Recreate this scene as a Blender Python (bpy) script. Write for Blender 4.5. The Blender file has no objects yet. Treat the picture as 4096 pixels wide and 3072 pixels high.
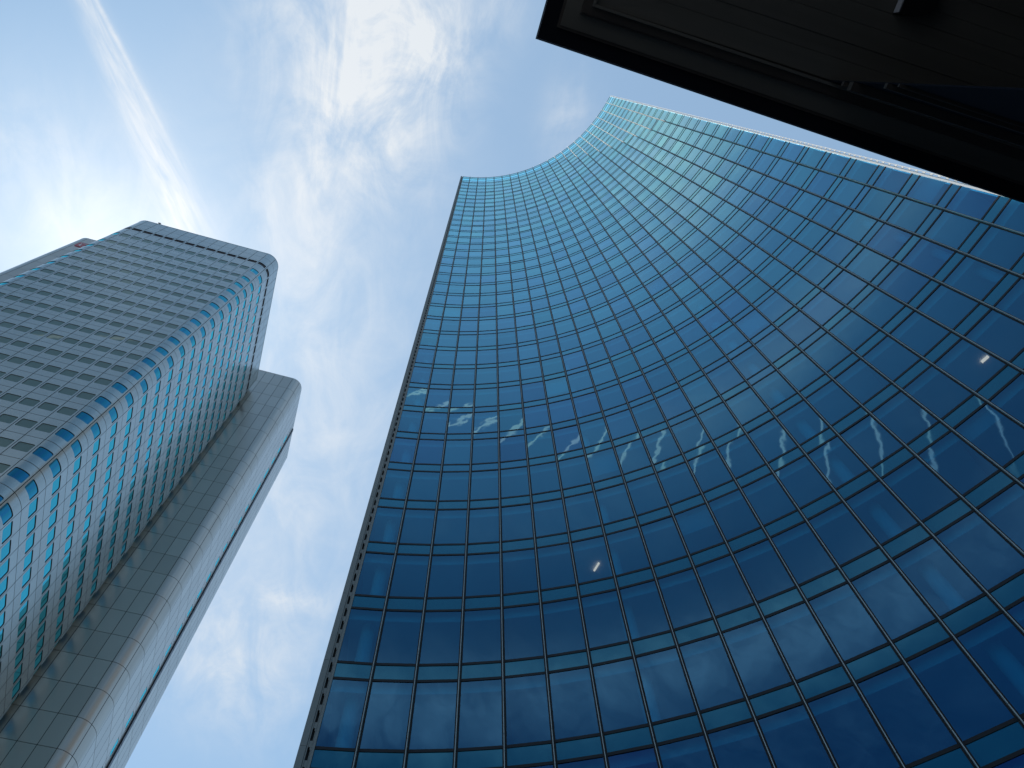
import bpy, math, random
from mathutils import Vector, Matrix
random.seed(7)
sc = bpy.context.scene
COL = sc.collection
R = math.radians

# ------------------------------------------------------------------ camera
# world: x, y follow the two horizontal directions of the silver tower, camera 1.6 m above the ground at the origin
CAMROT = Matrix(((-0.96044007, 0.25090927, 0.12082804),
                 (0.27755071, 0.89796623, 0.3415),
                 (-0.02281399, 0.36152619, -0.93208279)))
F_PX = 3274.14            # focal length in pixels of a 4096 px wide frame
cam_d = bpy.data.cameras.new('camera')
cam_d.sensor_fit = 'HORIZONTAL'; cam_d.sensor_width = 36.0
cam_d.lens = 36.0 * F_PX / 4096.0
cam_d.clip_start = 0.05; cam_d.clip_end = 9000
cam = bpy.data.objects.new('camera', cam_d); COL.objects.link(cam)
cam.matrix_world = CAMROT.to_4x4()
sc.camera = cam

# ------------------------------------------------------------------ light
SUN_AZ, SUN_EL = -43.0, 61.9
sun_dir = Vector((math.cos(R(SUN_AZ)) * math.cos(R(SUN_EL)), math.sin(R(SUN_AZ)) * math.cos(R(SUN_EL)), math.sin(R(SUN_EL))))
sl = bpy.data.lights.new('sun', 'SUN'); sl.energy = 5.0; sl.angle = R(0.5); sl.color = (1.0, 0.965, 0.91)
so = bpy.data.objects.new('sun', sl); COL.objects.link(so)
so.rotation_euler = sun_dir.to_track_quat('Z', 'Y').to_euler()

sc.view_settings.view_transform = 'Standard'
sc.view_settings.look = 'None'
sc.view_settings.exposure = 0.0
sc.view_settings.gamma = 1.0
sc.view_settings.use_curve_mapping = False
sc.cycles.max_bounces = 8
sc.cycles.transparent_max_bounces = 12
sc.cycles.sample_clamp_indirect = 6.0

# ---- tiny expression layer over shader math nodes
class X:
    nt = None
    def __init__(s, sock): s.s = sock
    @staticmethod
    def m(op, *a, clamp=False):
        n = X.nt.nodes.new('ShaderNodeMath'); n.operation = op; n.use_clamp = clamp
        for i, v in enumerate(a):
            if isinstance(v, X): X.nt.links.new(v.s, n.inputs[i])
            else: n.inputs[i].default_value = v
        return X(n.outputs[0])
    def __add__(s, o): return X.m('ADD', s, o)
    __radd__ = __add__
    def __sub__(s, o): return X.m('SUBTRACT', s, o)
    def __rsub__(s, o): return X.m('SUBTRACT', o, s)
    def __mul__(s, o): return X.m('MULTIPLY', s, o)
    __rmul__ = __mul__
    def __truediv__(s, o): return X.m('DIVIDE', s, o)
    def exp(s): return X.m('EXPONENT', s)
    def pw(s, p): return X.m('POWER', s, p)
    def clamp(s): return X.m('ADD', s, 0.0, clamp=True)
    def smooth(s, a, b):
        n = X.nt.nodes.new('ShaderNodeMapRange'); n.interpolation_type = 'SMOOTHSTEP'
        X.nt.links.new(s.s, n.inputs[0]); n.inputs[1].default_value = a; n.inputs[2].default_value = b
        return X(n.outputs[0])

def gno(px, py):
    """pixel of the photograph -> point of the cloud plane (x/z, y/z)"""
    d = CAMROT @ Vector((px - 2048, -(py - 1536), -F_PX))
    return d.x / d.z, d.y / d.z

# ------------------------------------------------------------------ world: clear sky, thin cirrus, two contrails
w = bpy.data.worlds.new('World'); sc.world = w; w.use_nodes = True
nt = w.node_tree; nt.nodes.clear(); X.nt = nt
out = nt.nodes.new('ShaderNodeOutputWorld')
sky = nt.nodes.new('ShaderNodeTexSky'); sky.sky_type = 'NISHITA'; sky.sun_disc = False
sky.sun_elevation = R(SUN_EL); sky.sun_rotation = R(90 - SUN_AZ)
sky.altitude = 100; sky.air_density = 1.0; sky.dust_density = 0.2; sky.ozone_density = 1.0
SKY = 0.15
bg = nt.nodes.new('ShaderNodeBackground'); bg.inputs[1].default_value = SKY
tint = nt.nodes.new('ShaderNodeMix'); tint.data_type = 'RGBA'; tint.blend_type = 'MULTIPLY'; tint.inputs[0].default_value = 1.0
tint.inputs[7].default_value = (1.04, 1.80, 2.26, 1)
gm = nt.nodes.new('ShaderNodeGamma'); gm.inputs[1].default_value = 0.55      # thin high haze evens out the clear sky
nt.links.new(sky.outputs[0], gm.inputs[0]); nt.links.new(gm.outputs[0], tint.inputs[6]); pass
tc = nt.nodes.new('ShaderNodeTexCoord')
sep = nt.nodes.new('ShaderNodeSeparateXYZ'); nt.links.new(tc.outputs['Generated'], sep.inputs[0])
dx, dy, dz = X(sep.outputs[0]), X(sep.outputs[1]), X(sep.outputs[2])
zz = X.m('MAXIMUM', dz, 0.06)
gx, gy = dx / zz, dy / zz
def vec(a, b, c=0.0):
    n = nt.nodes.new('ShaderNodeCombineXYZ')
    for i, v in enumerate((a, b, c)):
        if isinstance(v, X): nt.links.new(v.s, n.inputs[i])
        else: n.inputs[i].default_value = v
    return n.outputs[0]
def noise(v, scale, detail=8, rough=0.55, dist=0.0):
    n = nt.nodes.new('ShaderNodeTexNoise'); n.inputs['Scale'].default_value = scale
    n.inputs['Detail'].default_value = detail; n.inputs['Roughness'].default_value = rough; n.inputs['Distortion'].default_value = dist
    nt.links.new(v, n.inputs['Vector']); return X(n.outputs[0])
# fibres of the cirrus run along one direction in the cloud plane
ax, ay = gno(1500, 0); bx, by = gno(1420, 900)
L = math.hypot(bx - ax, by - ay); ux, uy = (bx - ax) / L, (by - ay) / L
fu = gx * ux + gy * uy; fv = gx * (-uy) + gy * ux
fib = noise(vec(fu * 3.0, fv * 5.5), 2.6, 10, 0.60, 1.2)
puff = noise(vec(gx, gy, 3.1), 9.0, 12, 0.66, 0.6)
big = noise(vec(gx, gy, 9.0), 2.2, 4, 0.5, 0.3)
def blob(px, py, rpx, rpy=None):
    cx, cy = gno(px, py); rpy = rpy or rpx
    ru, rv = rpy / F_PX, rpx / F_PX
    a = (fu - (cx * ux + cy * uy)) / ru; b = (fv - (-cx * uy + cy * ux)) / rv
    return (0.0 - (a * a + b * b)).exp()
mask = (blob(1330, 120, 300, 380) * 1.0 + blob(1480, 460, 240, 330) * 1.0 + blob(1730, 180, 170, 330) * 1.1
        + blob(1260, 800, 110, 330) * 0.45 + blob(1070, 860, 70, 200) * 0.5 + blob(2270, 480, 90, 150) * 0.55
        + blob(1250, 1600, 450, 1000) * 0.55 + blob(1180, 2400, 170, 80) * 0.6 + blob(950, 2650, 330, 420) * 0.75
        + blob(150, 700, 500, 300) * 0.55 + blob(2000, 40, 160, 110) * 0.4)
cir = blob(900, 2150, 520, 800) * 0.16 + mask * (fib * 0.85 + puff * 0.8 - 0.48).smooth(0.0, 0.78) * 0.95
# cloud elsewhere in the sky, out of the frame, seen in the mirror glass
def mirror_g(px, py):
    """cloud-plane point whose image the curved facade shows at this photo point"""
    cx, cy, r = 4.0, 6.1, 26.01
    d = CAMROT @ Vector((px - 2048, -(py - 1536), -F_PX)); a = d.x ** 2 + d.y ** 2; bb = d.x * cx + d.y * cy
    t = (bb + math.sqrt(bb * bb - a * (cx * cx + cy * cy - r * r))) / a
    n = Vector((cx - d.x * t, cy - d.y * t, 0)).normalized(); q = d - n * (2 * d.dot(n))
    return q.x / q.z, q.y / q.z
def gblob(g, ra, rb=None, rot=0.0):
    rb = rb or ra; c_, s_ = math.cos(rot), math.sin(rot)
    a = ((gx - g[0]) * c_ + (gy - g[1]) * s_) / ra; b = ((gy - g[1]) * c_ - (gx - g[0]) * s_) / rb
    return (0.0 - (a * a + b * b)).exp()
print('mirror', mirror_g(2660, 590), mirror_g(2600, 2700), mirror_g(3600, 2400), mirror_g(1700, 2800))
fm = (gblob(mirror_g(2680, 560), 0.10, 0.045, 0.9) * 0.9 + gblob(mirror_g(2600, 2680), 0.16, 0.08, -0.6) * 0.6 + gblob(mirror_g(3500, 2450), 0.2, 0.08, -0.5) * 0.6
      + gblob(mirror_g(1650, 2850), 0.1, 0.08) * 0.5 + gblob(mirror_g(3300, 1250), 0.12, 0.05, -0.8) * 0.35)
far_c = fm * 1.35 * (fib * 0.35 + big * 0.5 + puff * 0.3 - 0.24).smooth(0.0, 0.6) + (big - 0.42).smooth(0.0, 0.24) * (fib * 0.6 + puff * 0.6 - 0.20).smooth(0.2, 0.65) * (gx * 0.45 + gy).smooth(0.5, 0.9) * 0.4
# contrail over the silver tower: a thin bright line with a broad drifting veil beside it
def line(p, q):
    L = math.hypot(q[0] - p[0], q[1] - p[1]); u = ((q[0] - p[0]) / L, (q[1] - p[1]) / L)
    t = (gx - p[0]) * u[0] + (gy - p[1]) * u[1]; d = (gx - p[0]) * (-u[1]) + (gy - p[1]) * u[0]
    return t, d, L
t1, d1, L1 = line(gno(384, 0), gno(830, 865))
wob = (noise(vec(t1 * 1.0, 5.0), 30, 3, 0.6) - 0.5) * 0.006
dd = (d1 + wob) / 0.0028
core = (0.0 - dd * dd).exp() * (t1 / L1).smooth(0.95, 0.2) * (t1 / L1).smooth(-0.6, 0.0) * (noise(vec(t1, 3.0), 60, 5, 0.7) * 1.2 - 0.05) * 0.55
s1 = 1.0 if True else -1.0
cxl, cyl = gno(380, 500); tmp = gno(384, 0); q1 = gno(830, 865)
side = 1.0 if ((cxl - tmp[0]) * (-(q1[1] - tmp[1])) + (cyl - tmp[1]) * (q1[0] - tmp[0])) > 0 else -1.0
off = d1 * side
vw = 0.012 + (t1 / L1).clamp() * 0.017
vn = noise(vec(t1 * 2.0, d1 * 14.0, 2.0), 9, 8, 0.62, 0.5)
vv = off / vw - 0.9
veil = (0.0 - vv * vv * (1.0 + 0.0)).exp() * (vn * 1.9 - 0.28).clamp() * (t1 / L1).smooth(-0.8, 0.15) * (t1 / L1).smooth(1.5, 0.75) * 0.6
# second contrail, north of the frame: only its image in the facades shows
t2, d2, L2 = line((0.143, 0.393), (0.582, 0.497))
curv = t2 * (L2 - t2) * 0.10
wob2 = (noise(vec(t2, 8.0), 60, 4, 0.7) - 0.5) * 0.006
d2b = (d2 + curv + wob2) / 0.0019
con2 = (0.0 - d2b * d2b).exp() * (t2 / L2).smooth(-0.5, -0.1) * (t2 / L2).smooth(1.45, 1.0) * 1.3
# hazy glow round the sun
sdn = nt.nodes.new('ShaderNodeVectorMath'); sdn.operation = 'DOT_PRODUCT'
nt.links.new(tc.outputs['Generated'], sdn.inputs[0]); sdn.inputs[1].default_value = sun_dir
mu = X(sdn.outputs['Value'])
ang = X.m('ARCCOSINE', X.m('MINIMUM', mu, 0.99999)) * (180 / math.pi)
glow = (0.0 - ang / 4.0).exp() * 0.5 + (0.0 - ang / 11.0).exp() * 0.16
hz = (0.0 - ang / 28.0).exp() * 0.10
cloud = (cir + far_c + veil + core + con2 + 0.21 - (gx * 0.6 + gy * 0.8).smooth(0.0, 0.6) * 0.19)
cov = cloud.clamp()
bc = nt.nodes.new('ShaderNodeBackground'); bc.inputs[0].default_value = (0.87, 0.935, 1.0, 1)
nt.links.new((0.86 + glow * 0.5).s, bc.inputs[1])
mx = nt.nodes.new('ShaderNodeMixShader'); nt.links.new(cov.s, mx.inputs[0])
nt.links.new(bg.outputs[0], mx.inputs[1]); nt.links.new(bc.outputs[0], mx.inputs[2])
bgl = nt.nodes.new('ShaderNodeBackground'); bgl.inputs[0].default_value = (1.0, 0.80, 0.62, 1)
nt.links.new((glow + hz * 0.6).s, bgl.inputs[1])
# added dimming of the out-of-frame clear sky, so the facades mirror a darker tone
deep = 1.0 - (gx * 0.6 + gy * 0.8).smooth(0.12, 0.85) * 0.5
dpn = nt.nodes.new('ShaderNodeVectorMath'); dpn.operation = 'SCALE'
nt.links.new(tint.outputs[2], dpn.inputs[0]); nt.links.new(deep.s, dpn.inputs['Scale']); nt.links.new(dpn.outputs[0], bg.inputs[0])
ad = nt.nodes.new('ShaderNodeAddShader'); nt.links.new(mx.outputs[0], ad.inputs[0]); nt.links.new(bgl.outputs[0], ad.inputs[1])
nt.links.new(ad.outputs[0], out.inputs[0])

# ------------------------------------------------------------------ materials
def mat(name, base, rough=0.5, metal=0.0, spec=0.5, var=0.0, noise_amt=0.0, nscale=1.0, bump=0.0, bscale=1.0, stretch=(1, 1, 1),
        trans=None, ior=1.5, add_trans=None, tint=None, coat=0.0):
    m = bpy.data.materials.new(name); m.use_nodes = True
    n = m.node_tree; n.nodes.clear(); X.nt = n
    o = n.nodes.new('ShaderNodeOutputMaterial'); p = n.nodes.new('ShaderNodeBsdfPrincipled')
    p.inputs['Base Color'].default_value = (*base, 1); p.inputs['Roughness'].default_value = rough
    p.inputs['Metallic'].default_value = metal; p.inputs['Specular IOR Level'].default_value = spec
    p.inputs['IOR'].default_value = ior; p.inputs['Coat Weight'].default_value = coat
    if tint: p.inputs['Specular Tint'].default_value = (*tint, 1)
    col = None
    if var or noise_amt:
        val = None
        if var:
            g = n.nodes.new('ShaderNodeNewGeometry')
            val = X(g.outputs['Random Per Island']) * (2 * var) + (1 - var)
        if noise_amt:
            t = n.nodes.new('ShaderNodeTexCoord'); mp = n.nodes.new('ShaderNodeMapping')
            mp.inputs['Scale'].default_value = stretch
            n.links.new(t.outputs['Object'], mp.inputs[0])
            ns = n.nodes.new('ShaderNodeTexNoise'); ns.inputs['Scale'].default_value = nscale; ns.inputs['Detail'].default_value = 6
            n.links.new(mp.outputs[0], ns.inputs['Vector'])
            v2 = X(ns.outputs[0]) * (2 * noise_amt) + (1 - noise_amt)
            val = v2 if val is None else val * v2
        hs = n.nodes.new('ShaderNodeHueSaturation'); hs.inputs['Color'].default_value = (*base, 1)
        n.links.new(val.s, hs.inputs['Value']); n.links.new(hs.outputs[0], p.inputs['Base Color'])
    if bump:
        t = n.nodes.new('ShaderNodeTexCoord'); mp = n.nodes.new('ShaderNodeMapping'); mp.inputs['Scale'].default_value = stretch
        n.links.new(t.outputs['Object'], mp.inputs[0])
        ns = n.nodes.new('ShaderNodeTexNoise'); ns.inputs['Scale'].default_value = bscale; ns.inputs['Detail'].default_value = 2
        n.links.new(mp.outputs[0], ns.inputs['Vector'])
        b = n.nodes.new('ShaderNodeBump'); b.inputs['Strength'].default_value = 1.0; b.inputs['Distance'].default_value = bump
        n.links.new(ns.outputs[0], b.inputs['Height']); n.links.new(b.outputs[0], p.inputs['Normal'])
    res = p.outputs[0]
    if add_trans:
        tr = n.nodes.new('ShaderNodeBsdfTransparent'); tr.inputs[0].default_value = (*add_trans, 1)
        a = n.nodes.new('ShaderNodeAddShader'); n.links.new(p.outputs[0], a.inputs[0]); n.links.new(tr.outputs[0], a.inputs[1]); res = a.outputs[0]
    n.links.new(res, o.inputs[0])
    return m

def coated(name, f0, f90, p=2.5, rough=0.01, var=0.08, bump=0.003, bscale=0.75, trans=None, base=None):
    m = bpy.data.materials.new(name); m.use_nodes = True
    n = m.node_tree; n.nodes.clear(); X.nt = n
    o = n.nodes.new('ShaderNodeOutputMaterial'); gl = n.nodes.new('ShaderNodeBsdfGlossy'); gl.inputs['Roughness'].default_value = rough
    lw = n.nodes.new('ShaderNodeLayerWeight'); lw.inputs[0].default_value = 0.5
    mixc = n.nodes.new('ShaderNodeMix'); mixc.data_type = 'RGBA'
    n.links.new(X(lw.outputs['Facing']).pw(p).s, mixc.inputs[0])
    mixc.inputs[6].default_value = (*f0, 1); mixc.inputs[7].default_value = (*f90, 1)
    g = n.nodes.new('ShaderNodeNewGeometry'); hs = n.nodes.new('ShaderNodeHueSaturation')
    n.links.new((X(g.outputs['Random Per Island']) * (2 * var) + (1 - var)).s, hs.inputs['Value'])
    wn = n.nodes.new('ShaderNodeTexWhiteNoise'); wn.noise_dimensions = '1D'; n.links.new(g.outputs['Random Per Island'], wn.inputs['W'])
    n.links.new((X(wn.outputs[0]) * 0.03 + 0.487).s, hs.inputs['Hue'])
    n.links.new(mixc.outputs[2], hs.inputs['Color']); n.links.new(hs.outputs[0], gl.inputs['Color'])
    if bump:
        t = n.nodes.new('ShaderNodeTexCoord'); mp = n.nodes.new('ShaderNodeMapping'); mp.inputs['Scale'].default_value = (1, 1, 0.55)
        n.links.new(t.outputs['Object'], mp.inputs[0])
        ns = n.nodes.new('ShaderNodeTexNoise'); ns.inputs['Scale'].default_value = bscale; ns.inputs['Detail'].default_value = 2
        n.links.new(mp.outputs[0], ns.inputs['Vector'])
        b = n.nodes.new('ShaderNodeBump'); b.inputs['Strength'].default_value = 1.0; b.inputs['Distance'].default_value = bump
        n.links.new(ns.outputs[0], b.inputs['Height']); n.links.new(b.outputs[0], gl.inputs['Normal'])
    res = gl.outputs[0]
    def plus(sock):
        a = n.nodes.new('ShaderNodeAddShader'); n.links.new(res, a.inputs[0]); n.links.new(sock, a.inputs[1]); return a.outputs[0]
    if trans:
        tr = n.nodes.new('ShaderNodeBsdfTransparent'); tr.inputs[0].default_value = (*trans, 1); res = plus(tr.outputs[0])
    if base:
        df = n.nodes.new('ShaderNodeBsdfDiffuse'); df.inputs[0].default_value = (*base, 1); res = plus(df.outputs[0])
    n.links.new(res, o.inputs[0]); return m

def emis(name, col, st):
    m = bpy.data.materials.new(name); m.use_nodes = True; n = m.node_tree; n.nodes.clear()
    o = n.nodes.new('ShaderNodeOutputMaterial'); e = n.nodes.new('ShaderNodeEmission')
    e.inputs[0].default_value = (*col, 1); e.inputs[1].default_value = st; n.links.new(e.outputs[0], o.inputs[0]); return m

M = dict(
    glass=coated('blue_mirror_glass', (0.012, 0.060, 0.165), (0.50, 0.95, 1.0), 2.5, 0.008, 0.06, 0.005, 0.85, trans=(0.05, 0.37, 0.50)),
    spandrel=coated('blue_spandrel_glass', (0.008, 0.070, 0.15), (0.50, 0.95, 1.0), 2.5, 0.02, 0.05, 0.005, 0.85, base=(0.003, 0.046, 0.070)),
    mullion=mat('black_mullion_base', (0.008, 0.009, 0.011), 0.5, 0.0, 0.3),
    cap=mat('grey_alloy_mullion_fin', (0.52, 0.54, 0.53), 0.66, 1.0, 0.3),
    transom=mat('black_transom', (0.006, 0.006, 0.009), 0.45, 0.0, 0.3),
    plate=mat('sunlit_strip_plate', (0.82, 0.82, 0.80), 0.55, 0.0, 0.4),  # lighter copy of the edge strip metal, sunlight painted in for the right end
    strip=mat('grey_aluminium_strip', (0.22, 0.245, 0.25), 0.6, 0.0, 0.15, noise_amt=0.12, nscale=0.6, stretch=(1, 1, 0.2)),  # darker copy, shade painted in for the left end; coping shares it
    stone=mat('grey_rear_wall', (0.22, 0.225, 0.235), 0.7, 0.0, noise_amt=0.1, nscale=0.3),
    slab=mat('ceiling_white', (0.70, 0.72, 0.72), 0.8),
    inner=mat('office_wall', (0.07, 0.075, 0.08), 0.85, noise_amt=0.25, nscale=0.35),
    column=mat('white_column', (0.78, 0.8, 0.8), 0.6),
    furn=mat('office_furniture', (0.45, 0.47, 0.47), 0.7),
    alu=mat('silver_aluminium_panel', (0.46, 0.495, 0.475), 0.26, 0.92, var=0.04, noise_amt=0.05, nscale=0.25),
    alu2=mat('silver_core_panel', (0.53, 0.49, 0.43), 0.28, 0.88, var=0.07, noise_amt=0.05, nscale=0.2),
    joint=mat('dark_panel_joint', (0.03, 0.035, 0.04), 0.8),
    wglass=coated('teal_window_glass', (0.006, 0.10, 0.24), (0.20, 1.0, 1.0), 2.2, 0.01, 0.08, 0.0015, 0.6, base=(0.004, 0.012, 0.014)),
    dimglass=coated('window_glass_dim_reflection', (0.004, 0.02, 0.022), (0.34, 0.38, 0.36), 2.6, 0.01, 0.10, 0.0015, 0.6, base=(0.13, 0.18, 0.172)),  # duller copy of the teal glass, dim reflection painted into its colour
    reveal=mat('dark_window_reveal', (0.03, 0.026, 0.026), 0.6),
    louvre=mat('brown_louvre', (0.035, 0.03, 0.032), 0.6),
    slot=mat('dark_slot_duct', (0.012, 0.014, 0.025), 0.35),
    red=mat('red_sign_face', (0.42, 0.02, 0.04), 0.4),
    white=mat('white_letter', (0.7, 0.7, 0.72), 0.4),
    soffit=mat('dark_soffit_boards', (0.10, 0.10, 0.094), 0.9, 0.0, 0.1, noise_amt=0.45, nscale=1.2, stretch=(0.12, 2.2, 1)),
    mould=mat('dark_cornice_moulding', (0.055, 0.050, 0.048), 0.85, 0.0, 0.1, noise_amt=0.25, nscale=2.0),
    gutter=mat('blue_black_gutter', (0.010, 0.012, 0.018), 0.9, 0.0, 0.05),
    lampbody=mat('black_lamp_body', (0.008, 0.008, 0.009), 0.4),
    lamppane=mat('pale_lamp_pane', (0.35, 0.38, 0.45), 0.3),
    ground=mat('grey_paving', (0.16, 0.155, 0.15), 0.85, noise_amt=0.2, nscale=0.4),
    light=emis('lit_office_lamp', (1.0, 0.135, 0.085), 8.5),
    light2=emis('lit_strip_lamp', (1.0, 0.95, 0.45), 2.2),
)

# ------------------------------------------------------------------ mesh helpers
class MB:
    def __init__(s): s.v = []; s.f = []; s.n = []; s.m = []
    def poly(s, pts, nrm, mi=0, nrms=None):
        k = len(s.v); pts = [Vector(p) for p in pts]
        a = Vector((0, 0, 0))
        for i in range(len(pts)): a += pts[i].cross(pts[(i + 1) % len(pts)])
        idx = list(range(k, k + len(pts))); nn = [Vector(x) for x in (nrms or [nrm] * len(pts))]
        if a.dot(Vector(nrm)) < 0: idx.reverse()
        s.v += pts; s.n += nn; s.f.append(idx); s.m.append(mi)
    def hexa(s, c, mi=0):
        """8 corners: bottom ring 0-3, top ring 4-7"""
        ctr = sum((Vector(p) for p in c), Vector()) / 8
        for q in ((0, 1, 2, 3), (4, 5, 6, 7), (0, 1, 5, 4), (1, 2, 6, 5), (2, 3, 7, 6), (3, 0, 4, 7)):
            p = [Vector(c[i]) for i in q]; n = (p[1] - p[0]).cross(p[2] - p[1])
            if n.length < 1e-12: n = (p[2] - p[0]).cross(p[3] - p[1])
            n.normalize()
            if n.dot(sum(p, Vector()) / 4 - ctr) < 0: n = -n
            s.poly(p, n, mi)
    def box(s, x0, x1, y0, y1, z0, z1, mi=0):
        s.hexa([(x0, y0, z0), (x1, y0, z0), (x1, y1, z0), (x0, y1, z0), (x0, y0, z1), (x1, y0, z1), (x1, y1, z1), (x0, y1, z1)], mi)
    def prism(s, pts, z0, z1, mi=0, caps=True):
        c = Vector((sum(p[0] for p in pts) / len(pts), sum(p[1] for p in pts) / len(pts), 0))
        area = sum(pts[i][0] * pts[(i + 1) % len(pts)][1] - pts[(i + 1) % len(pts)][0] * pts[i][1] for i in range(len(pts)))
        sg = 1 if area > 0 else -1
        for i in range(len(pts)):
            a, b = pts[i], pts[(i + 1) % len(pts)]
            n = Vector(((b[1] - a[1]) * sg, -(b[0] - a[0]) * sg, 0)).normalized()
            s.poly([(a[0], a[1], z0), (b[0], b[1], z0), (b[0], b[1], z1), (a[0], a[1], z1)], n, mi)
        if caps:
            s.poly([(p[0], p[1], z1) for p in pts], (0, 0, 1), mi); s.poly([(p[0], p[1], z0) for p in pts], (0, 0, -1), mi)
    def build(s, name, mats, parent=None):
        me = bpy.data.meshes.new(name)
        me.from_pydata([tuple(p) for p in s.v], [], s.f)
        for m_ in (mats if isinstance(mats, (list, tuple)) else [mats]): me.materials.append(m_)
        me.polygons.foreach_set('material_index', s.m)
        me.polygons.foreach_set('use_smooth', [True] * len(s.f))
        me.update()
        me.normals_split_custom_set_from_vertices([tuple(p.normalized()) for p in s.n])
        o = bpy.data.objects.new(name, me); COL.objects.link(o)
        if parent:
            o.parent = parent; o.matrix_parent_inverse = PINV.get(parent.name) or Matrix.Identity(4)
        return o
PINV = {}
def thing(name, loc, label, cat, group=None):
    o = bpy.data.objects.new(name, None); COL.objects.link(o); o.location = loc
    o['label'] = label; o['category'] = cat
    if group: o['group'] = group
    PINV[o.name] = Matrix.Translation(Vector(loc)).inverted()
    return o
def structure(o): o['kind'] = 'structure'; return o

GZ = -1.6
# ------------------------------------------------------------------ ground
g = MB(); g.box(-3000, 3000, -3000, 3000, GZ - 1, GZ, 0); structure(g.build('ground', M['ground']))

# =================================================================== the concave glass tower
CX, CY, RAD = 4.0, 6.1, 26.01
TH = [-98.82] + [-101.65 - 3.2235 * i for i in range(21)] + [-168.85]
def arc(t, r): a = R(t); return Vector((CX + r * math.cos(a), CY + r * math.sin(a), 0))
gt = thing('glass_tower', (-21, -14, GZ), 'tall blue glass tower with a concave curved facade of mirrored panes', 'office tower')
UP = [18.85 + 3.767 * k for k in range(-5, 35)]          # top of each spandrel
UP = [u for u in UP if u > GZ + 1]
PT = 0.115
bands = []                                              # (z0, z1, kind) between transoms
lines = []
zprev = GZ
for u in UP:
    bands.append((zprev, u - 0.79, 'w')); bands.append((u - 0.79, u, 's')); lines += [u - 0.79, u]; zprev = u
for z in (149.3, 151.75): bands.append((zprev, z, 'w')); lines.append(z); zprev = z
bands.append((zprev, 153.9, 'w'))
panes = {'w': [], 's': []}
def cam_size(p): return 1.0 / max(1.0, p.length)
for bi, (z0, z1, kd) in enumerate(bands):
    for i in range(22):
        a, b = arc(TH[i], RAD), arc(TH[i + 1], RAD)
        n = ((arc((TH[i] + TH[i + 1]) / 2, 0.0)) - (a + b) / 2); n.z = 0; n.normalize()
        tu, tv = random.gauss(0, 0.0012), random.gauss(0, 0.0020)
        c = [Vector((a.x, a.y, z0)), Vector((b.x, b.y, z0)), Vector((b.x, b.y, z1)), Vector((a.x, a.y, z1))]
        for k, (su, sv) in enumerate(((-1, -1), (1, -1), (1, 1), (-1, 1))):
            c[k] = c[k] + n * (su * tu * 0.73 + sv * tv * (z1 - z0) / 2)
        nn = (c[1] - c[0]).cross(c[3] - c[0]).normalized()
        if nn.dot(n) < 0: nn = -nn
        panes[kd].append((((c[0] + c[2]) / 2), c, nn))
def inframe(p):
    q = CAMROT.transposed() @ p
    if q.z > -0.1: return False
    x = 2048 + q.x / -q.z * F_PX; y = 1536 - q.y / -q.z * F_PX
    return -60 < x < 4156 and -60 < y < 3132
for kd, name, m_ in (('w', 'window', M['glass']), ('s', 'spandrel_panel', M['spandrel'])):
    vis = [p for p in panes[kd] if inframe(p[0])]; rest = [p for p in panes[kd] if not inframe(p[0])]
    vis.sort(key=lambda p: p[0].length)
    for ctr, c, nn in vis[:100]:
        b = MB(); b.poly(c, nn)
        for k in range(4):
            e = (c[(k + 1) % 4] - c[k]).cross(nn).normalized()
            b.poly([c[k], c[(k + 1) % 4], c[(k + 1) % 4] - nn * 0.028, c[k] - nn * 0.028], e)
        b.build(name, m_, gt)
    b = MB()
    for ctr, c, nn in vis[100:] + rest: b.poly(c, nn)
    o = b.build(name, m_, gt); o['kind'] = 'stuff'
# mullions: dark blade with a lighter cap, in lengths with a small joint at every floor
for i in range(1, 22):
    b = MB(); t = TH[i]; w_ = math.degrees(0.070 / RAD); wc = math.degrees(0.0095 / RAD)
    def blade(r0, r1, w0, z0, z1, mi):
        p = [arc(t - w0, r0), arc(t + w0, r0), arc(t + w0, r1), arc(t - w0, r1)]
        b.hexa([(q.x, q.y, z0) for q in p] + [(q.x, q.y, z1) for q in p], mi)
    blade(RAD + 0.05, RAD - 0.016, w_, GZ, 154.05, 0)
    z0 = GZ
    for u in UP + [154.1]:
        blade(RAD - 0.016, RAD - 0.205, wc, z0 + 0.02, u + 0.30, 1); z0 = u + 0.30
    b.build('mullion', [M['mullion'], M['cap']], gt)
for z in lines:
    b = MB()
    for i in range(22):
        a0, a1 = arc(TH[i], RAD), arc(TH[i + 1], RAD)
        n = (Vector((CX, CY, 0)) - (a0 + a1) / 2); n.z = 0; n.normalize()
        p = [a0 - n * 0.03, a1 - n * 0.03, a1 + n * 0.018, a0 + n * 0.018]
        h = PT / 2
        b.hexa([(q.x, q.y, z - h) for q in p] + [(q.x, q.y, z + h) for q in p])
    b.build('transom', M['transom'], gt)
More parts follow.
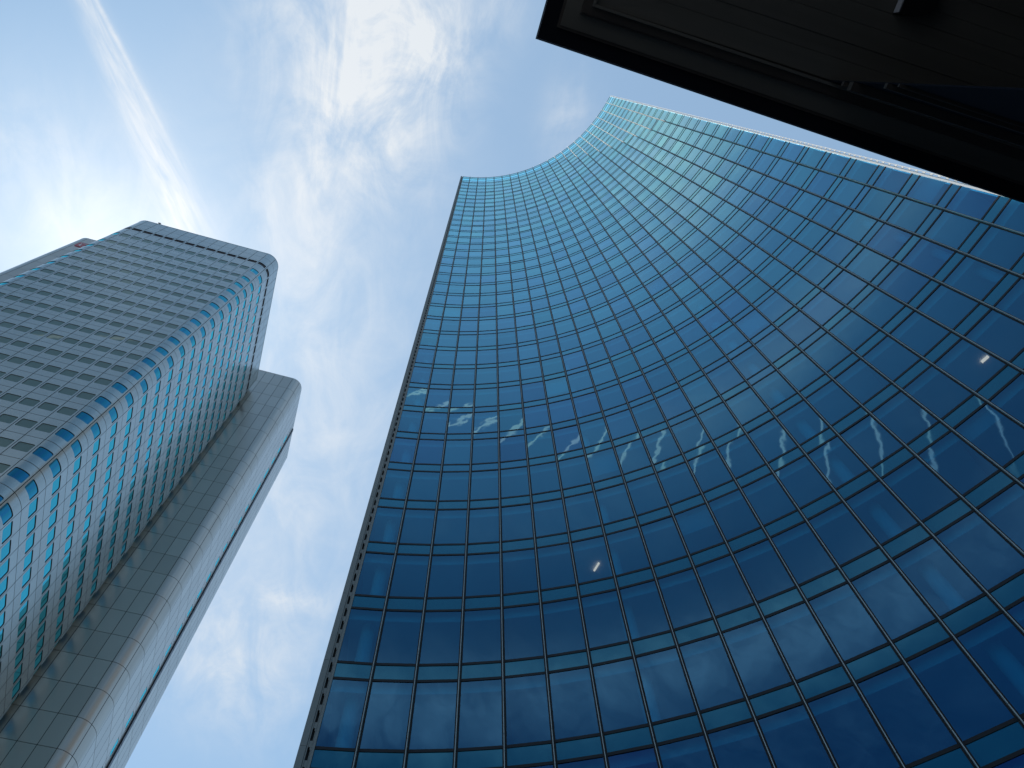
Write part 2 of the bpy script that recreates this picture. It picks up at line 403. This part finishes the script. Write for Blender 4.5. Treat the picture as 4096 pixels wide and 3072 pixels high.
# vent flaps standing slightly open: the short, heavier black dashes
vents = [(3, 31), (1, 29), (3, 29), (1, 27), (3, 27), (2, 26), (4, 26), (4, 24), (5, 22), (6, 30), (5, 28), (8, 29), (8, 26), (9, 27), (9, 25), (10, 24), (7, 25),
         (16, 28), (17, 26), (18, 25), (14, 27), (15, 29), (19, 27), (18, 30), (20, 23), (13, 24), (12, 22), (16, 22), (11, 25), (12, 28), (6, 21), (14, 20), (19, 20),
         (17, 31), (13, 30), (10, 20), (8, 18), (3, 19), (5, 17), (15, 18), (2, 23)]
for i, k in vents:
    z = 18.85 + 3.767 * k
    a0, a1 = arc(TH[i] , RAD), arc(TH[i + 1], RAD); n = (Vector((CX, CY, 0)) - (a0 + a1) / 2); n.z = 0; n.normalize()
    u = (a1 - a0).normalized(); a0 = a0 + u * 0.06; a1 = a1 - u * 0.06
    b = MB(); q = [a0 + n * 0.011, a1 + n * 0.011, a1 + n * 0.028, a0 + n * 0.028]
    b.hexa([(p.x, p.y, z - 0.13) for p in q] + [(p.x, p.y, z + 0.05) for p in q])
    b.build('vent_flap', M['transom'], gt)
# end strips: slotted light-alloy plates closing the curtain wall at both ends, sunlit colour right, shaded colour left
def end_strip(P, t, n, w_plate, outer):
    """P edge point of the glass, t horizontal direction away from the glass, n toward the viewer"""
    b = MB()
    def bar(u0, u1, d0, d1, z0, z1, mi=0):
        p = [P + t * u0 + n * d0, P + t * u1 + n * d0, P + t * u1 + n * d1, P + t * u0 + n * d1]
        b.hexa([(q.x, q.y, z0) for q in p] + [(q.x, q.y, z1) for q in p], mi)
    pitch = 0.7425
    zb, zt = GZ, 154.0
    bar(-0.04, 0.035, -0.10, 0.06, zb, zt, 0)             # inner flange
    s0, s1 = 0.045, 0.045 + w_plate
    bar(s0, s0 + 0.035, -0.015, 0.01, zb, zt)
    bar(s1 - 0.035, s1, -0.015, 0.03, zb, zt)
    z = 0.30; k = 0
    while z < zt - 1:
        bar(s0 + 0.035, s1 - 0.035, -0.014, 0.009, z, z + 0.24)
        if outer: bar(s0 + 0.03, s0 + 0.06, -0.013, 0.008, z + 0.24 + 0.40, z + pitch + 0.02); 
        z += pitch; k += 1
    if outer:
        bar(s0 - 0.02, s1 + 0.02, -0.16, -0.11, zb, zt, 1)   # dark tray behind the slots
        z = zb
        for u in UP[::1] + [zt]:
            bar(s1 + 0.012, s1 + outer, -0.12, 0.05, z + 0.012, u); z = u
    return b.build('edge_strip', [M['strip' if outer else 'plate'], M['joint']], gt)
P0 = arc(TH[0], RAD); n0 = (Vector((CX, CY, 0)) - P0).normalized(); t0 = Vector((-n0.y, n0.x, 0))
if t0.x < 0: t0 = -t0
end_strip(P0, t0, n0, 0.155, 0.215)
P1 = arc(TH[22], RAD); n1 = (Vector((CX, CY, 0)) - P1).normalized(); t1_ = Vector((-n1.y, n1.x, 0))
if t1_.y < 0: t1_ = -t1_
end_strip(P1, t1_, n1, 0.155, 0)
# coping along the curved top
b = MB()
for i in range(22):
    a0, a1 = arc(TH[i], RAD + 0.35), arc(TH[i + 1], RAD + 0.35); c0, c1 = arc(TH[i], RAD - 0.03), arc(TH[i + 1], RAD - 0.03)
    b.hexa([(q.x, q.y, 153.9) for q in (a0, a1, c1, c0)] + [(q.x, q.y, 154.02) for q in (a0, a1, c1, c0)])
b.build('coping', M['strip'], gt)
# slabs, rear wall of the rooms, columns
for u in UP + [151.0]:
    b = MB(); zt = u - 0.14; zb = u - 0.70 + 0.02
    for i in range(22):
        q = [arc(TH[i], RAD + 0.30), arc(TH[i + 1], RAD + 0.30), arc(TH[i + 1], RAD + 5.9), arc(TH[i], RAD + 5.9)]
        b.hexa([(p.x, p.y, zb) for p in q] + [(p.x, p.y, zt) for p in q])
        q = [arc(TH[i], RAD + 0.27), arc(TH[i + 1], RAD + 0.27), arc(TH[i + 1], RAD + 0.299), arc(TH[i], RAD + 0.299)]      # blind box along the window head
        b.hexa([(p.x, p.y, zb - 0.42) for p in q] + [(p.x, p.y, zb + 0.2) for p in q])
    b.build('floor_slab', M['slab'], gt)
b = MB()
for i in range(22):
    q = [arc(TH[i], RAD + 5.9), arc(TH[i + 1], RAD + 5.9), arc(TH[i + 1], RAD + 6.1), arc(TH[i], RAD + 6.1)]
    b.hexa([(p.x, p.y, GZ) for p in q] + [(p.x, p.y, 151) for p in q])
for i in (4, 10, 16, 20):                                # cross partitions
    q = [arc(TH[i] - 0.12, RAD + 0.35), arc(TH[i] + 0.12, RAD + 0.35), arc(TH[i] + 0.12, RAD + 5.9), arc(TH[i] - 0.12, RAD + 5.9)]
    b.hexa([(p.x, p.y, GZ) for p in q] + [(p.x, p.y, 150.5) for p in q])
b.build('inner_wall', M['inner'], gt)
for tt in (-100.4, -121.2, -142.0, -162.6):
    c = arc(tt, RAD + 0.95); b = MB(); N = 20
    for k in range(N):
        a0, a1 = 2 * math.pi * k / N, 2 * math.pi * (k + 1) / N
        p0 = (c.x + 0.26 * math.cos(a0), c.y + 0.26 * math.sin(a0)); p1 = (c.x + 0.26 * math.cos(a1), c.y + 0.26 * math.sin(a1))
        b.poly([(p0[0], p0[1], GZ), (p1[0], p1[1], GZ), (p1[0], p1[1], 151), (p0[0], p0[1], 151)], (math.cos((a0 + a1) / 2), math.sin((a0 + a1) / 2), 0), 0,
               [(math.cos(a0), math.sin(a0), 0), (math.cos(a1), math.sin(a1), 0), (math.cos(a1), math.sin(a1), 0), (math.cos(a0), math.sin(a0), 0)])
    b.build('column', M['column'], gt)
# end walls, rear and roof of the tower
b = MB()
arcpts = [arc(t, RAD + 0.36) for t in TH]
b.poly([(p.x, p.y, 151.6) for p in arcpts] + [(-33, 0.95, 151.6), (-33, -31.5, 151.6), (0.15, -31.5, 151.6)], (0, 0, 1))
for a_, c_, n_ in (((0.18, -20.05), (0.18, -31.5), (1, 0, 0)), ((0.18, -31.5), (-33, -31.5), (0, -1, 0)), ((-33, -31.5), (-33, 0.98), (-1, 0, 0)), ((-33, 0.98), (-21.9, 0.98), (0, 1, 0))):
    b.poly([(a_[0], a_[1], GZ), (c_[0], c_[1], GZ), (c_[0], c_[1], 154), (a_[0], a_[1], 154)], n_)
b.build('rear_wall', M['stone'], gt)
# roller blinds let down a little in some rooms
for _ in range(34):
    i = random.randint(0, 21); k = random.randint(-1, 26); u = 18.85 + 3.767 * k - 0.80; h = random.choice((0.35, 0.5, 0.8, 1.3, 2.0))
    a0, a1 = arc(TH[i], RAD + 0.22), arc(TH[i + 1], RAD + 0.22); b = MB(); q = [a0, a1, arc(TH[i + 1], RAD + 0.235), arc(TH[i], RAD + 0.235)]
    b.hexa([(p.x, p.y, u - h) for p in q] + [(p.x, p.y, u - 0.03) for p in q]); b.build('blind', M['furn'], gt)
# ceiling lamps left on in a few rooms
def hit_arc(px, py, depth):
    d = (CAMROT @ Vector((px - 2048, -(py - 1536), -F_PX))); a = d.x ** 2 + d.y ** 2; bb = -(d.x * CX + d.y * CY); r = RAD + depth
    t = (bb * -1 + math.sqrt(bb * bb - a * (CX * CX + CY * CY - r * r))) / a
    return d * t
def ceiling_lamp(p0, p1, wid, parent=gt):
    u = (p1 - p0).normalized(); s = u.cross(Vector((0, 0, 1))).normalized() * wid
    b = MB(); q = [p0 - s, p1 - s, p1 + s, p0 + s]
    b.hexa([(v.x, v.y, v.z - 0.05) for v in q] + [(v.x, v.y, v.z) for v in q]); b.build('ceiling_lamp', M['light'], parent)
def lamp_at(pa, pb, wid):
    """lamp hanging under the ceiling that shows between two photo points"""
    best = None
    for dep in [0.6 + 0.1 * k for k in range(48)]:
        p = hit_arc(*pa, dep); ze = min((u - 0.72 for u in UP if u - 0.72 >= p.z - 0.15), default=None)
        if ze is None: continue
        e = abs(ze - p.z)
        if best is None or e < best[0]: best = (e, ze)
    ze = best[1]
    def on(px):
        d = CAMROT @ Vector((px[0] - 2048, -(px[1] - 1536), -F_PX)); return d * (ze / d.z)
    ceiling_lamp(on(pa), on(pb), wid)
lamp_at((2376, 2282), (2396, 2250), 0.035)
lamp_at((3925, 1448), (3952, 1424), 0.05)

# =================================================================== the silver tower
st = thing('silver_tower', (45, -62, GZ), 'silver metal-clad office tower with rounded corners and rows of small windows, left', 'office tower')
class Path:
    """counter-clockwise outline made of cells; f(s) -> point, outward normal"""
    def __init__(s): s.cells = []
    def flat(s, p0, p1, n, kind):
        for i in range(n):
            a = (p0[0] + (p1[0] - p0[0]) * i / n, p0[1] + (p1[1] - p0[1]) * i / n); b = (p0[0] + (p1[0] - p0[0]) * (i + 1) / n, p0[1] + (p1[1] - p0[1]) * (i + 1) / n)
            L = math.hypot(b[0] - a[0], b[1] - a[1]); d = ((b[0] - a[0]) / L, (b[1] - a[1]) / L)
            s.cells.append(('F', a, d, L, (d[1], -d[0]), kind))
    def arc(s, c, r, a0, a1, n, kind):
        for i in range(n):
            b0 = a0 + (a1 - a0) * i / n; b1 = a0 + (a1 - a0) * (i + 1) / n
            s.cells.append(('A', c, r, R(b0), R(b1), kind))
def cell_len(c): return c[3] if c[0] == 'F' else c[2] * abs(c[4] - c[3])
def at(c, u, z, depth=0.0):
    """u in metres along the cell -> 3D point and normal"""
    if c[0] == 'F':
        a, d, L, n = c[1:5]; return Vector((a[0] + d[0] * u - n[0] * depth, a[1] + d[1] * u - n[1] * depth, z)), Vector((n[0], n[1], 0))
    cc, r, b0, b1 = c[1:5]; a = b0 + (b1 - b0) * u / cell_len(c); n = (math.cos(a), math.sin(a))
    return Vector((cc[0] + n[0] * (r - depth), cc[1] + n[1] * (r - depth), z)), Vector((n[0], n[1], 0))
def strip_quad(b, c, us, zlo, zhi, depth, mi):
    for k in range(len(us) - 1):
        l0, l1 = zlo[k], zlo[k + 1]; h0, h1 = zhi[k], zhi[k + 1]
        if h0 - l0 < 1e-5 and h1 - l1 < 1e-5: continue
        p = [at(c, us[k], l0, depth), at(c, us[k + 1], l1, depth), at(c, us[k + 1], h1, depth), at(c, us[k], h0, depth)]
        b.poly([q[0] for q in p], (p[0][1] + p[1][1]).normalized(), mi, [q[1] for q in p])
def usub(c, a, bb):
    if c[0] == 'F': return [a, bb]
    n = max(2, int((bb - a) / 0.28)); return [a + (bb - a) * i / n for i in range(n + 1)]
G2 = 0.034
def panel(b, c, z0, z1, gap_u=G2, mi=0):
    L = cell_len(c); us = usub(c, gap_u, L - gap_u)
    strip_quad(b, c, us, [z0 + G2] * len(us), [z1 - G2] * len(us), 0, mi)
    # edges
    for z, nz in ((z0 + G2, -1), (z1 - G2, 1)):
        for k in range(len(us) - 1):
            p = [at(c, us[k], z)[0], at(c, us[k + 1], z)[0], at(c, us[k + 1], z, 0.05)[0], at(c, us[k], z, 0.05)[0]]; b.poly(p, (0, 0, nz), mi)
def panel_win(b, wb, c, z0, z1, h0, h1, ma, rc, dep, gap_u=G2):
    """panel with one round-cornered window h0..h1; wb collects the glazing (glass, reveal)"""
    L = cell_len(c); a0, a1 = ma, L - ma
    us = [gap_u, a0]
    strip_quad(b, c, usub(c, gap_u, a0), [z0 + G2] * 40, [z1 - G2] * 40, 0, 0)
    strip_quad(b, c, usub(c, a1, L - gap_u), [z0 + G2] * 40, [z1 - G2] * 40, 0, 0)
    us = []; off = []
    N = 3
    for k in range(N + 1):
        an = math.pi / 2 * k / N; us.append(a0 + rc * (1 - math.cos(an))); off.append(rc * (1 - math.sin(an)))
    mid = usub(c, a0 + rc, a1 - rc)[1:-1]
    for m_ in mid: us.append(m_); off.append(0)
    for k in range(N, -1, -1):
        an = math.pi / 2 * k / N; us.append(a1 - rc * (1 - math.cos(an))); off.append(rc * (1 - math.sin(an)))
    lo = [h0 + o for o in off]; hi = [h1 - o for o in off]
    strip_quad(b, c, us, hi, [z1 - G2] * len(us), 0, 0)
    strip_quad(b, c, us, [z0 + G2] * len(us), lo, 0, 0)
    strip_quad(wb, c, us, lo, hi, dep, 0)
    pts = [(us[k], lo[k]) for k in range(len(us))] + [(us[k], hi[k]) for k in range(len(us) - 1, -1, -1)]
    cu, cz = (a0 + a1) / 2, (h0 + h1) / 2
    for k in range(len(pts)):
        p, q = pts[k], pts[(k + 1) % len(pts)]
        if abs(p[0] - q[0]) + abs(p[1] - q[1]) < 1e-6: continue
        A, B_, C_, D = at(c, *p)[0], at(c, *q)[0], at(c, q[0], q[1], dep)[0], at(c, p[0], p[1], dep)[0]
        n = (B_ - A).cross(D - A)
        if n.length < 1e-9: continue
        n.normalize(); ctr = at(c, cu, cz, dep / 2)[0]
        if n.dot(ctr - A) < 0: n = -n
        wb.poly([A, B_, C_, D], n, 1)
    # perimeter edges of the panel
    uu = usub(c, gap_u, L - gap_u)
    for z, nz in ((z0 + G2, -1), (z1 - G2, 1)):
        for k in range(len(uu) - 1):
            p = [at(c, uu[k], z)[0], at(c, uu[k + 1], z)[0], at(c, uu[k + 1], z, 0.05)[0], at(c, uu[k], z, 0.05)[0]]; b.poly(p, (0, 0, nz), 0)
def shell(b, cells, z0, z1, dep, mi):
    for c in cells:
        us = usub(c, 0, cell_len(c)); strip_quad(b, c, us, [z0] * len(us), [z1] * len(us), dep, mi)

# --- office block
pb = Path()
pb.flat((60.8, -57.0), (60.8, -49.35), 4, 'side')
pb.arc((58.3, -49.35), 2.5, 0, 90, 2, 'win')
pb.flat((58.3, -46.85), (34.25, -46.85), 12, 'win')
pb.arc((34.25, -49.35), 2.5, 90, 180, 2, 'win')
pb.flat((31.75, -49.35), (31.75, -74.0), 12, 'win')
pb.arc((34.25, -74.0), 2.5, 180, 270, 2, 'win')
HEAD0, PIT = 147.65, 4.508
heads = [HEAD0 - PIT * k for k in range(33)]
wall = MB(); wins = []; lou = []
DEP = 0.065
for c in pb.cells:
    for k, h in enumerate(heads):
        z1 = h + 1.40; z0 = z1 - PIT
        if z0 < GZ: continue
        wb = MB(); panel_win(wall, wb, c, z0, z1, h - 1.70, h, 0.21, 0.17, DEP)
        ctr = at(c, cell_len(c) / 2, h - 0.8)[0]; wins.append((ctr, wb, c))
    panel(wall, c, 149.05, 150.95)
    wb = MB(); panel_win(wall, wb, c, 150.95, 156.55, 151.55, 153.61, 0.24, 0.16, DEP); wins.append((at(c, 1, 152.6)[0], wb, c))
    wb = MB(); panel_win(wall, wb, c, 156.55, 159.5, 157.3, 158.82, 0.17, 0.05, 0.14)
    for q in range(len(wb.m)): wb.m[q] = 0 if wb.m[q] == 0 else 1
    lou.append(wb)
    panel(wall, c, 159.5, 162.4)
    panel(wall, c, 162.4, 165.85)
shell(wall, pb.cells, GZ, 165.7, 0.24, 1)
b = wall
outline = []
for c in pb.cells:
    for u in usub(c, 0, cell_len(c))[:-1]: outline.append(at(c, u, 0)[0])
outline += [Vector((34.25, -76.5, 0)), Vector((60.8, -76.5, 0))]
b.poly([(p.x, p.y, 165.85) for p in outline], (0, 0, 1), 0)
for i in range(len(outline) - 2):
    p, q = outline[i], outline[i + 1]; n = Vector((q.y - p.y, p.x - q.x, 0)).normalized()
    b.poly([(p.x, p.y, 165.85), (q.x, q.y, 165.85), (q.x + n.x * 0.04, q.y + n.y * 0.04, 166.0), (p.x + n.x * 0.04, p.y + n.y * 0.04, 166.0)], n)
    b.poly([(p.x + n.x * 0.04, p.y + n.y * 0.04, 166.0), (q.x + n.x * 0.04, q.y + n.y * 0.04, 166.0), (q.x - n.x * 0.3, q.y - n.y * 0.3, 166.0), (p.x - n.x * 0.3, p.y - n.y * 0.3, 166.0)], (0, 0, 1))
b.poly([(34.25, -76.5, GZ), (60.8, -76.5, GZ), (60.8, -76.5, 165.85), (34.25, -76.5, 165.85)], (0, -1, 0))
b.poly([(60.8, -76.5, GZ), (60.8, -57, GZ), (60.8, -57, 165.85), (60.8, -76.5, 165.85)], (1, 0, 0))
wall.build('cladding', [M['alu'], M['joint']], st)
vis = [w_ for w_ in wins if inframe(w_[0])]; rest = [w_ for w_ in wins if not inframe(w_[0])]
vis.sort(key=lambda t: t[0].length)
def blind(c): return c[0] == 'F' and abs(c[4][1] - 1) < 0.01     # flat front panes: dimmer reflection painted into the glass colour, no blinds modelled
for ctr, wb, c in vis[:100]: wb.build('window', [M['dimglass' if blind(c) else 'wglass'], M['reveal']], st)  # blind(c) only picks the flat front panes for the painted dim reflection
big_ = MB()
for ctr, wb, c in vis[100:] + rest:
    k = len(big_.v); big_.v += wb.v; big_.n += wb.n; big_.m += [2 if (q == 0 and blind(c)) else q for q in wb.m]; big_.f += [[i + k for i in f] for f in wb.f]  # slot 2: painted dim reflection on the flat front panes, no blinds
o = big_.build('window', [M['wglass'], M['reveal'], M['dimglass']], st); o['kind'] = 'stuff'
for wb in lou: wb.build('louvre', [M['louvre'], M['reveal']], st)
# small mast on the roof edge
b = MB(); b.box(56.30, 56.42, -47.05, -46.93, 165.9, 166.9); b.hexa([(56.0, -47.06, 166.9), (56.62, -47.06, 166.9), (56.62, -46.9, 166.9), (56.0, -46.9, 166.9), (56.3, -47.06, 167.35), (56.75, -47.06, 167.35), (56.75, -46.9, 167.35), (56.3, -46.9, 167.35)])
b.build('roof_mast', M['slot'], st)

# --- service core to the right, blind panels
HC = 176.7
pc = Path()
pc.flat((44.1, -76.9), (25.88, -76.9), 9, 'p')
pc.arc((25.88, -79.23), 2.33, 90, 180, 2, 'p')
pc.flat((23.55, -79.23), (23.55, -87.35), 4, 'p')
zj = [GZ] + [67.3 - 4.485 * k for k in range(14, 0, -1)] + [67.3 + 4.485 * k for k in range(17)] + [147.9, 154.2, 159.5, 164.7, 170.5, 176.45]
zj = [z for i, z in enumerate(zj) if i == 0 or z > GZ + 0.8]
core = MB()
for c in pc.cells:
    for k in range(len(zj) - 1): panel(core, c, zj[k], zj[k + 1])
shell(core, pc.cells, GZ, 176.4, 0.10, 1)
ol = []
for c in pc.cells:
    for u in usub(c, 0, cell_len(c))[:-1]: ol.append(at(c, u, 0)[0])
ol += [Vector((23.55, -97.4, 0)), Vector((60, -97.4, 0)), Vector((60, -76.9, 0))]
core.poly([(p.x, p.y, 176.44) for p in ol], (0, 0, 1), 0)
for i in range(len(ol) - 3):
    p, q = ol[i], ol[i + 1]; n = Vector((q.y - p.y, p.x - q.x, 0)).normalized()
    core.poly([(p.x, p.y, 176.45), (q.x, q.y, 176.45), (q.x + n.x * 0.03, q.y + n.y * 0.03, HC), (p.x + n.x * 0.03, p.y + n.y * 0.03, HC)], n)
core.poly([(23.7, -97.4, GZ), (60, -97.4, GZ), (60, -97.4, 176.44), (23.7, -97.4, 176.44)], (0, -1, 0))
core.build('service_core', [M['alu2'], M['joint']], st)
# window strip beside the dark duct
ps = Path(); ps.flat((23.55, -87.35), (23.55, -88.45), 1, 'w'); ps.flat((23.55, -88.45), (23.55, -89.15), 1, 'p')
b = MB(); wl = []
for k in range(len(zj) - 1):
    if zj[k + 1] - zj[k] < 3: continue
    wb = MB(); panel_win(b, wb, ps.cells[0], zj[k], zj[k + 1], zj[k] + 1.2, zj[k + 1] - 0.9, 0.10, 0.1, 0.025, 0.02)
    if zj[k + 1] < 172: wl.append(wb)
    else: panel(b, ps.cells[0], zj[k] + 1.2, zj[k + 1] - 0.9)
for k in range(len(zj) - 1): panel(b, ps.cells[1], zj[k], zj[k + 1], 0.02)
shell(b, ps.cells, GZ, 176.4, 0.2, 1)
b.build('side_cladding', [M['alu2'], M['joint']], st)
for wb in wl: wb.build('side_window', [M['wglass'], M['reveal']], st)
b = MB(); b.box(23.36, 23.9, -89.80, -89.15, GZ, 176.2); b.box(23.42, 23.9, -90.15, -89.80, GZ, 175.9)
for k in range(1, len(zj) - 1): b.box(23.34, 23.5, -89.82, -89.13, zj[k], zj[k] + 0.12)
b.build('duct', M['slot'], st)
pg = Path(); pg.flat((23.55, -90.15), (23.55, -97.4), 4, 'p')
b = MB()
for c in pg.cells:
    for k in range(len(zj) - 1): panel(b, c, zj[k], zj[k + 1])
shell(b, pg.cells, GZ, HC, 0.1, 1); b.box(23.57, 24.5, -97.38, -90.15, 176.4, HC)
b.build('rear_block', [M['alu2'], M['joint']], st)

# --- service core to the left, behind the office block
pe = Path()
pe.flat((76.11, -66.0), (76.11, -59.37), 3, 'p')
pe.arc((73.78, -59.37), 2.33, 0, 90, 2, 'p')
pe.flat((73.78, -57.04), (61.6, -57.04), 6, 'p')
ze = [GZ] + [z for z in (144.44 - 4.485 * k for k in range(33, 0, -1)) if z > GZ + .8] + [144.44, 148.9, 154.84, 160.27, 165.43, 176.45]
b = MB()
for c in pe.cells:
    for k in range(len(ze) - 1): panel(b, c, ze[k], ze[k + 1], mi=0)
shell(b, pe.cells, GZ, 176.4, 0.1, 1)
ol = []
for c in pe.cells:
    for u in usub(c, 0, cell_len(c)): ol.append(at(c, u, 0)[0])
ol += [Vector((61.6, -80, 0)), Vector((76.11, -80, 0))]
b.poly([(p.x, p.y, 176.5) for p in ol], (0, 0, 1), 0)
for i in range(len(ol) - 3):
    p, q = ol[i], ol[i + 1]
    if (p - q).length < 1e-5: continue
    n = Vector((q.y - p.y, p.x - q.x, 0)).normalized()
    b.poly([(p.x, p.y, 176.42), (q.x, q.y, 176.42), (q.x + n.x * 0.03, q.y + n.y * 0.03, HC), (p.x + n.x * 0.03, p.y + n.y * 0.03, HC)], n)
b.poly([(76.11, -80, GZ), (76.11, -66, GZ), (76.11, -66, 176.5), (76.11, -80, 176.5)], (1, 0, 0))
b.poly([(61.6, -80, GZ), (76.11, -80, GZ), (76.11, -80, 176.5), (61.6, -80, 176.5)], (0, -1, 0))
b.build('service_core', [M['alu2'], M['joint']], st)
# lit lamps behind two windows
def on_y(px, py, y):
    d = CAMROT @ Vector((px - 2048, -(py - 1536), -F_PX)); return d * (y / d.y)
p0, p1 = on_y(92, 1803, -47.05), on_y(102, 1811, -47.05)
b = MB(); v = Vector((0, 0, 0.03)); b.hexa([p0 - v, p1 - v, p1 - v + Vector((0, .02, 0)), p0 - v + Vector((0, .02, 0)), p0 + v, p1 + v, p1 + v + Vector((0, .02, 0)), p0 + v + Vector((0, .02, 0))])
b.build('ceiling_lamp', M['light2'], st)

# --- red sign on the left core
sg = thing('logo_sign', (71.3, -57.0, 169.4), 'red rounded sign with pale letters high on the silver tower', 'sign')
ys = -56.95
b = MB()
def rrect(x0, x1, z0, z1, r, n=5):
    pts = []
    for (cx, cz, a) in ((x1 - r, z1 - r, 0), (x0 + r, z1 - r, 90), (x0 + r, z0 + r, 180), (x1 - r, z0 + r, 270)):
        for k in range(n + 1):
            t = R(a + 90 * k / n); pts.append((cx + r * math.cos(t), cz + r * math.sin(t)))
    return pts
pts = rrect(69.1, 73.5, 169.45, 172.65, 0.5)
b.poly([(p[0], ys, p[1]) for p in pts], (0, 1, 0))
for i in range(len(pts)):
    p, q = pts[i], pts[(i + 1) % len(pts)]; n = Vector((q[1] - p[1], 0, -(q[0] - p[0]))).normalized()
    b.poly([(p[0], ys, p[1]), (q[0], ys, q[1]), (q[0], ys - 0.07, q[1]), (p[0], ys - 0.07, p[1])], n)
b.build('plate', M['red'], sg)
def stroke(pts, w_, nm):
    b = MB()
    for (a, c) in zip(pts[:-1], pts[1:]):
        d = Vector((c[0] - a[0], 0, c[1] - a[1])).normalized(); s = Vector((-d.z, 0, d.x)) * w_ / 2; e = d * w_ * 0.35
        A = Vector((a[0], ys, a[1])) - e; C_ = Vector((c[0], ys, c[1])) + e; y = Vector((0, 0.03, 0))
        b.hexa([A - s, C_ - s, C_ + s, A + s, A - s + y, C_ - s + y, C_ + s + y, A + s + y])
    b.build(nm, M['white'], sg)
zb_, zt_ = 170.2, 171.95; zm = (zb_ + zt_) / 2
D_ = [(72.85, zb_), (72.85, zt_), (72.2, zt_), (71.8, zt_ - .35), (71.68, zm), (71.8, zb_ + .35), (72.2, zb_), (72.85, zb_)]
stroke(D_, 0.26, 'letter')
B_l = [(71.0, zb_), (71.0, zt_), (70.4, zt_), (70.1, zt_ - .25), (70.1, zm + .2), (70.4, zm), (71.0, zm), (70.35, zm), (70.0, zm - .25), (70.0, zb_ + .25), (70.35, zb_), (71.0, zb_)]
stroke(B_l, 0.26, 'letter')

# =================================================================== the dark eaves overhead
HS = 10.0
ev = thing('stone_building', (-8, 6, GZ), 'dark old building whose deep moulded eaves cut across the upper right corner', 'building')
X0, XE, YE = -0.42, -22.0, 14.0
def slab_part(name, x1, y0, z0, z1, m_, tilt=0.018):
    """eaves layer: corner at (x1, y0), edge turning slightly as in the photo"""
    b = MB(); p = [(x1, y0), (x1 - 0.02, YE), (XE, YE), (XE, y0 - tilt * (x1 - XE) )]
    b.prism(p, z0, z1); b.build(name, m_, ev)
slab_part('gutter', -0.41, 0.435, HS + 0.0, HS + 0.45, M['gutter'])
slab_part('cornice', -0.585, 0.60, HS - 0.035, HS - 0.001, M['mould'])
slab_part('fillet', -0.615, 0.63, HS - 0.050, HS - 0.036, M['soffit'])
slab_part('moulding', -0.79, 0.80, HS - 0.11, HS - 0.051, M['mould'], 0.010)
# bead round the boarded soffit
def bead(x1, y0, wdt, z0, z1, tilt):
    b = MB(); ye = y0 - tilt * (x1 - XE)
    b.hexa([(x1, y0, z0), (XE, ye, z0), (XE, ye + wdt, z0), (x1 - wdt, y0 + wdt, z0), (x1, y0, z1), (XE, ye, z1), (XE, ye + wdt, z1), (x1 - wdt, y0 + wdt, z1)])
    b.hexa([(x1, y0, z0), (x1 - wdt, y0 + wdt, z0), (x1 - wdt, YE, z0), (x1, YE, z0), (x1, y0, z1), (x1 - wdt, y0 + wdt, z1), (x1 - wdt, YE, z1), (x1, YE, z1)])
    return b
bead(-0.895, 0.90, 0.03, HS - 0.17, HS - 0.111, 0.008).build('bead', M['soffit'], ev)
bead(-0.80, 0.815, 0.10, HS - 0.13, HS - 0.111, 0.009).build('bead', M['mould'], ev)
# boarded soffit, one part, boards with small steps
b = MB(); y = 0.93; k = 0
while y < YE:
    w_ = random.uniform(0.16, 0.24); dz_ = random.choice((0, 0.004, 0.008)); x1 = -0.93
    b.box(XE, x1, y + 0.004, min(y + w_, YE), HS - 0.125 - dz_, HS - 0.112, 0); y += w_
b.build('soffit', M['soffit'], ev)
# pier face below the eaves with its own mouldings
b = MB(); b.box(XE, -3.74, 0.915, 0.93, GZ, HS - 0.131)
b.build('pier', M['gutter'], ev)
b = MB()
for z, d, h in ((9.35, 0.05, 0.05), (9.1, 0.09, 0.10), (8.3, 0.05, 0.06), (8.05, 0.03, 0.03)):
    b.box(XE, -3.70, 0.914 - d, 0.913, z, z + h)
b.build('string_course', M['mould'], ev)
b = MB(); b.box(XE, -1.5, 6.0, 6.4, GZ, HS - 0.14); b.build('wall', M['mould'], ev)
b = MB(); b.prism([(-1.2, 1.4), (-1.2, YE), (XE, YE), (XE, 1.4)], HS + 0.46, HS + 1.6); b.build('roof', M['gutter'], ev)
# lamp under the soffit
lm = thing('soffit_lamp', (-4.42, 1.95, HS - 0.13), 'black box lamp with one pale side, hanging under the dark eaves', 'lamp')
b = MB(); prof = []
x0, x1, y0, y1 = -4.48, -4.13, 1.76, 1.98
zb_, zt_ = HS - 0.30, HS - 0.135
N = 8
pts = [(x1, 2.10), (x1, y0)] + [(x1 - 0.36 * math.sin(R(90 * k / N)) , y0 - 0.0 + 0.16 * (1 - math.cos(R(90 * k / N))) ) for k in range(1, N + 1)] + [(x1 - 0.36, 2.10)]
b.prism(pts, zb_, zt_)
b.build('body', M['lampbody'], lm)
b = MB(); b.box(x1 + 0.001, x1 + 0.010, y0 + 0.01, 2.09, zb_ + 0.02, zt_ - 0.02); b.build('pane', M['lamppane'], lm)
b = MB(); b.box(-4.25, -4.17, 1.9, 1.98, zt_, HS - 0.126); b.build('bracket', M['lampbody'], lm)
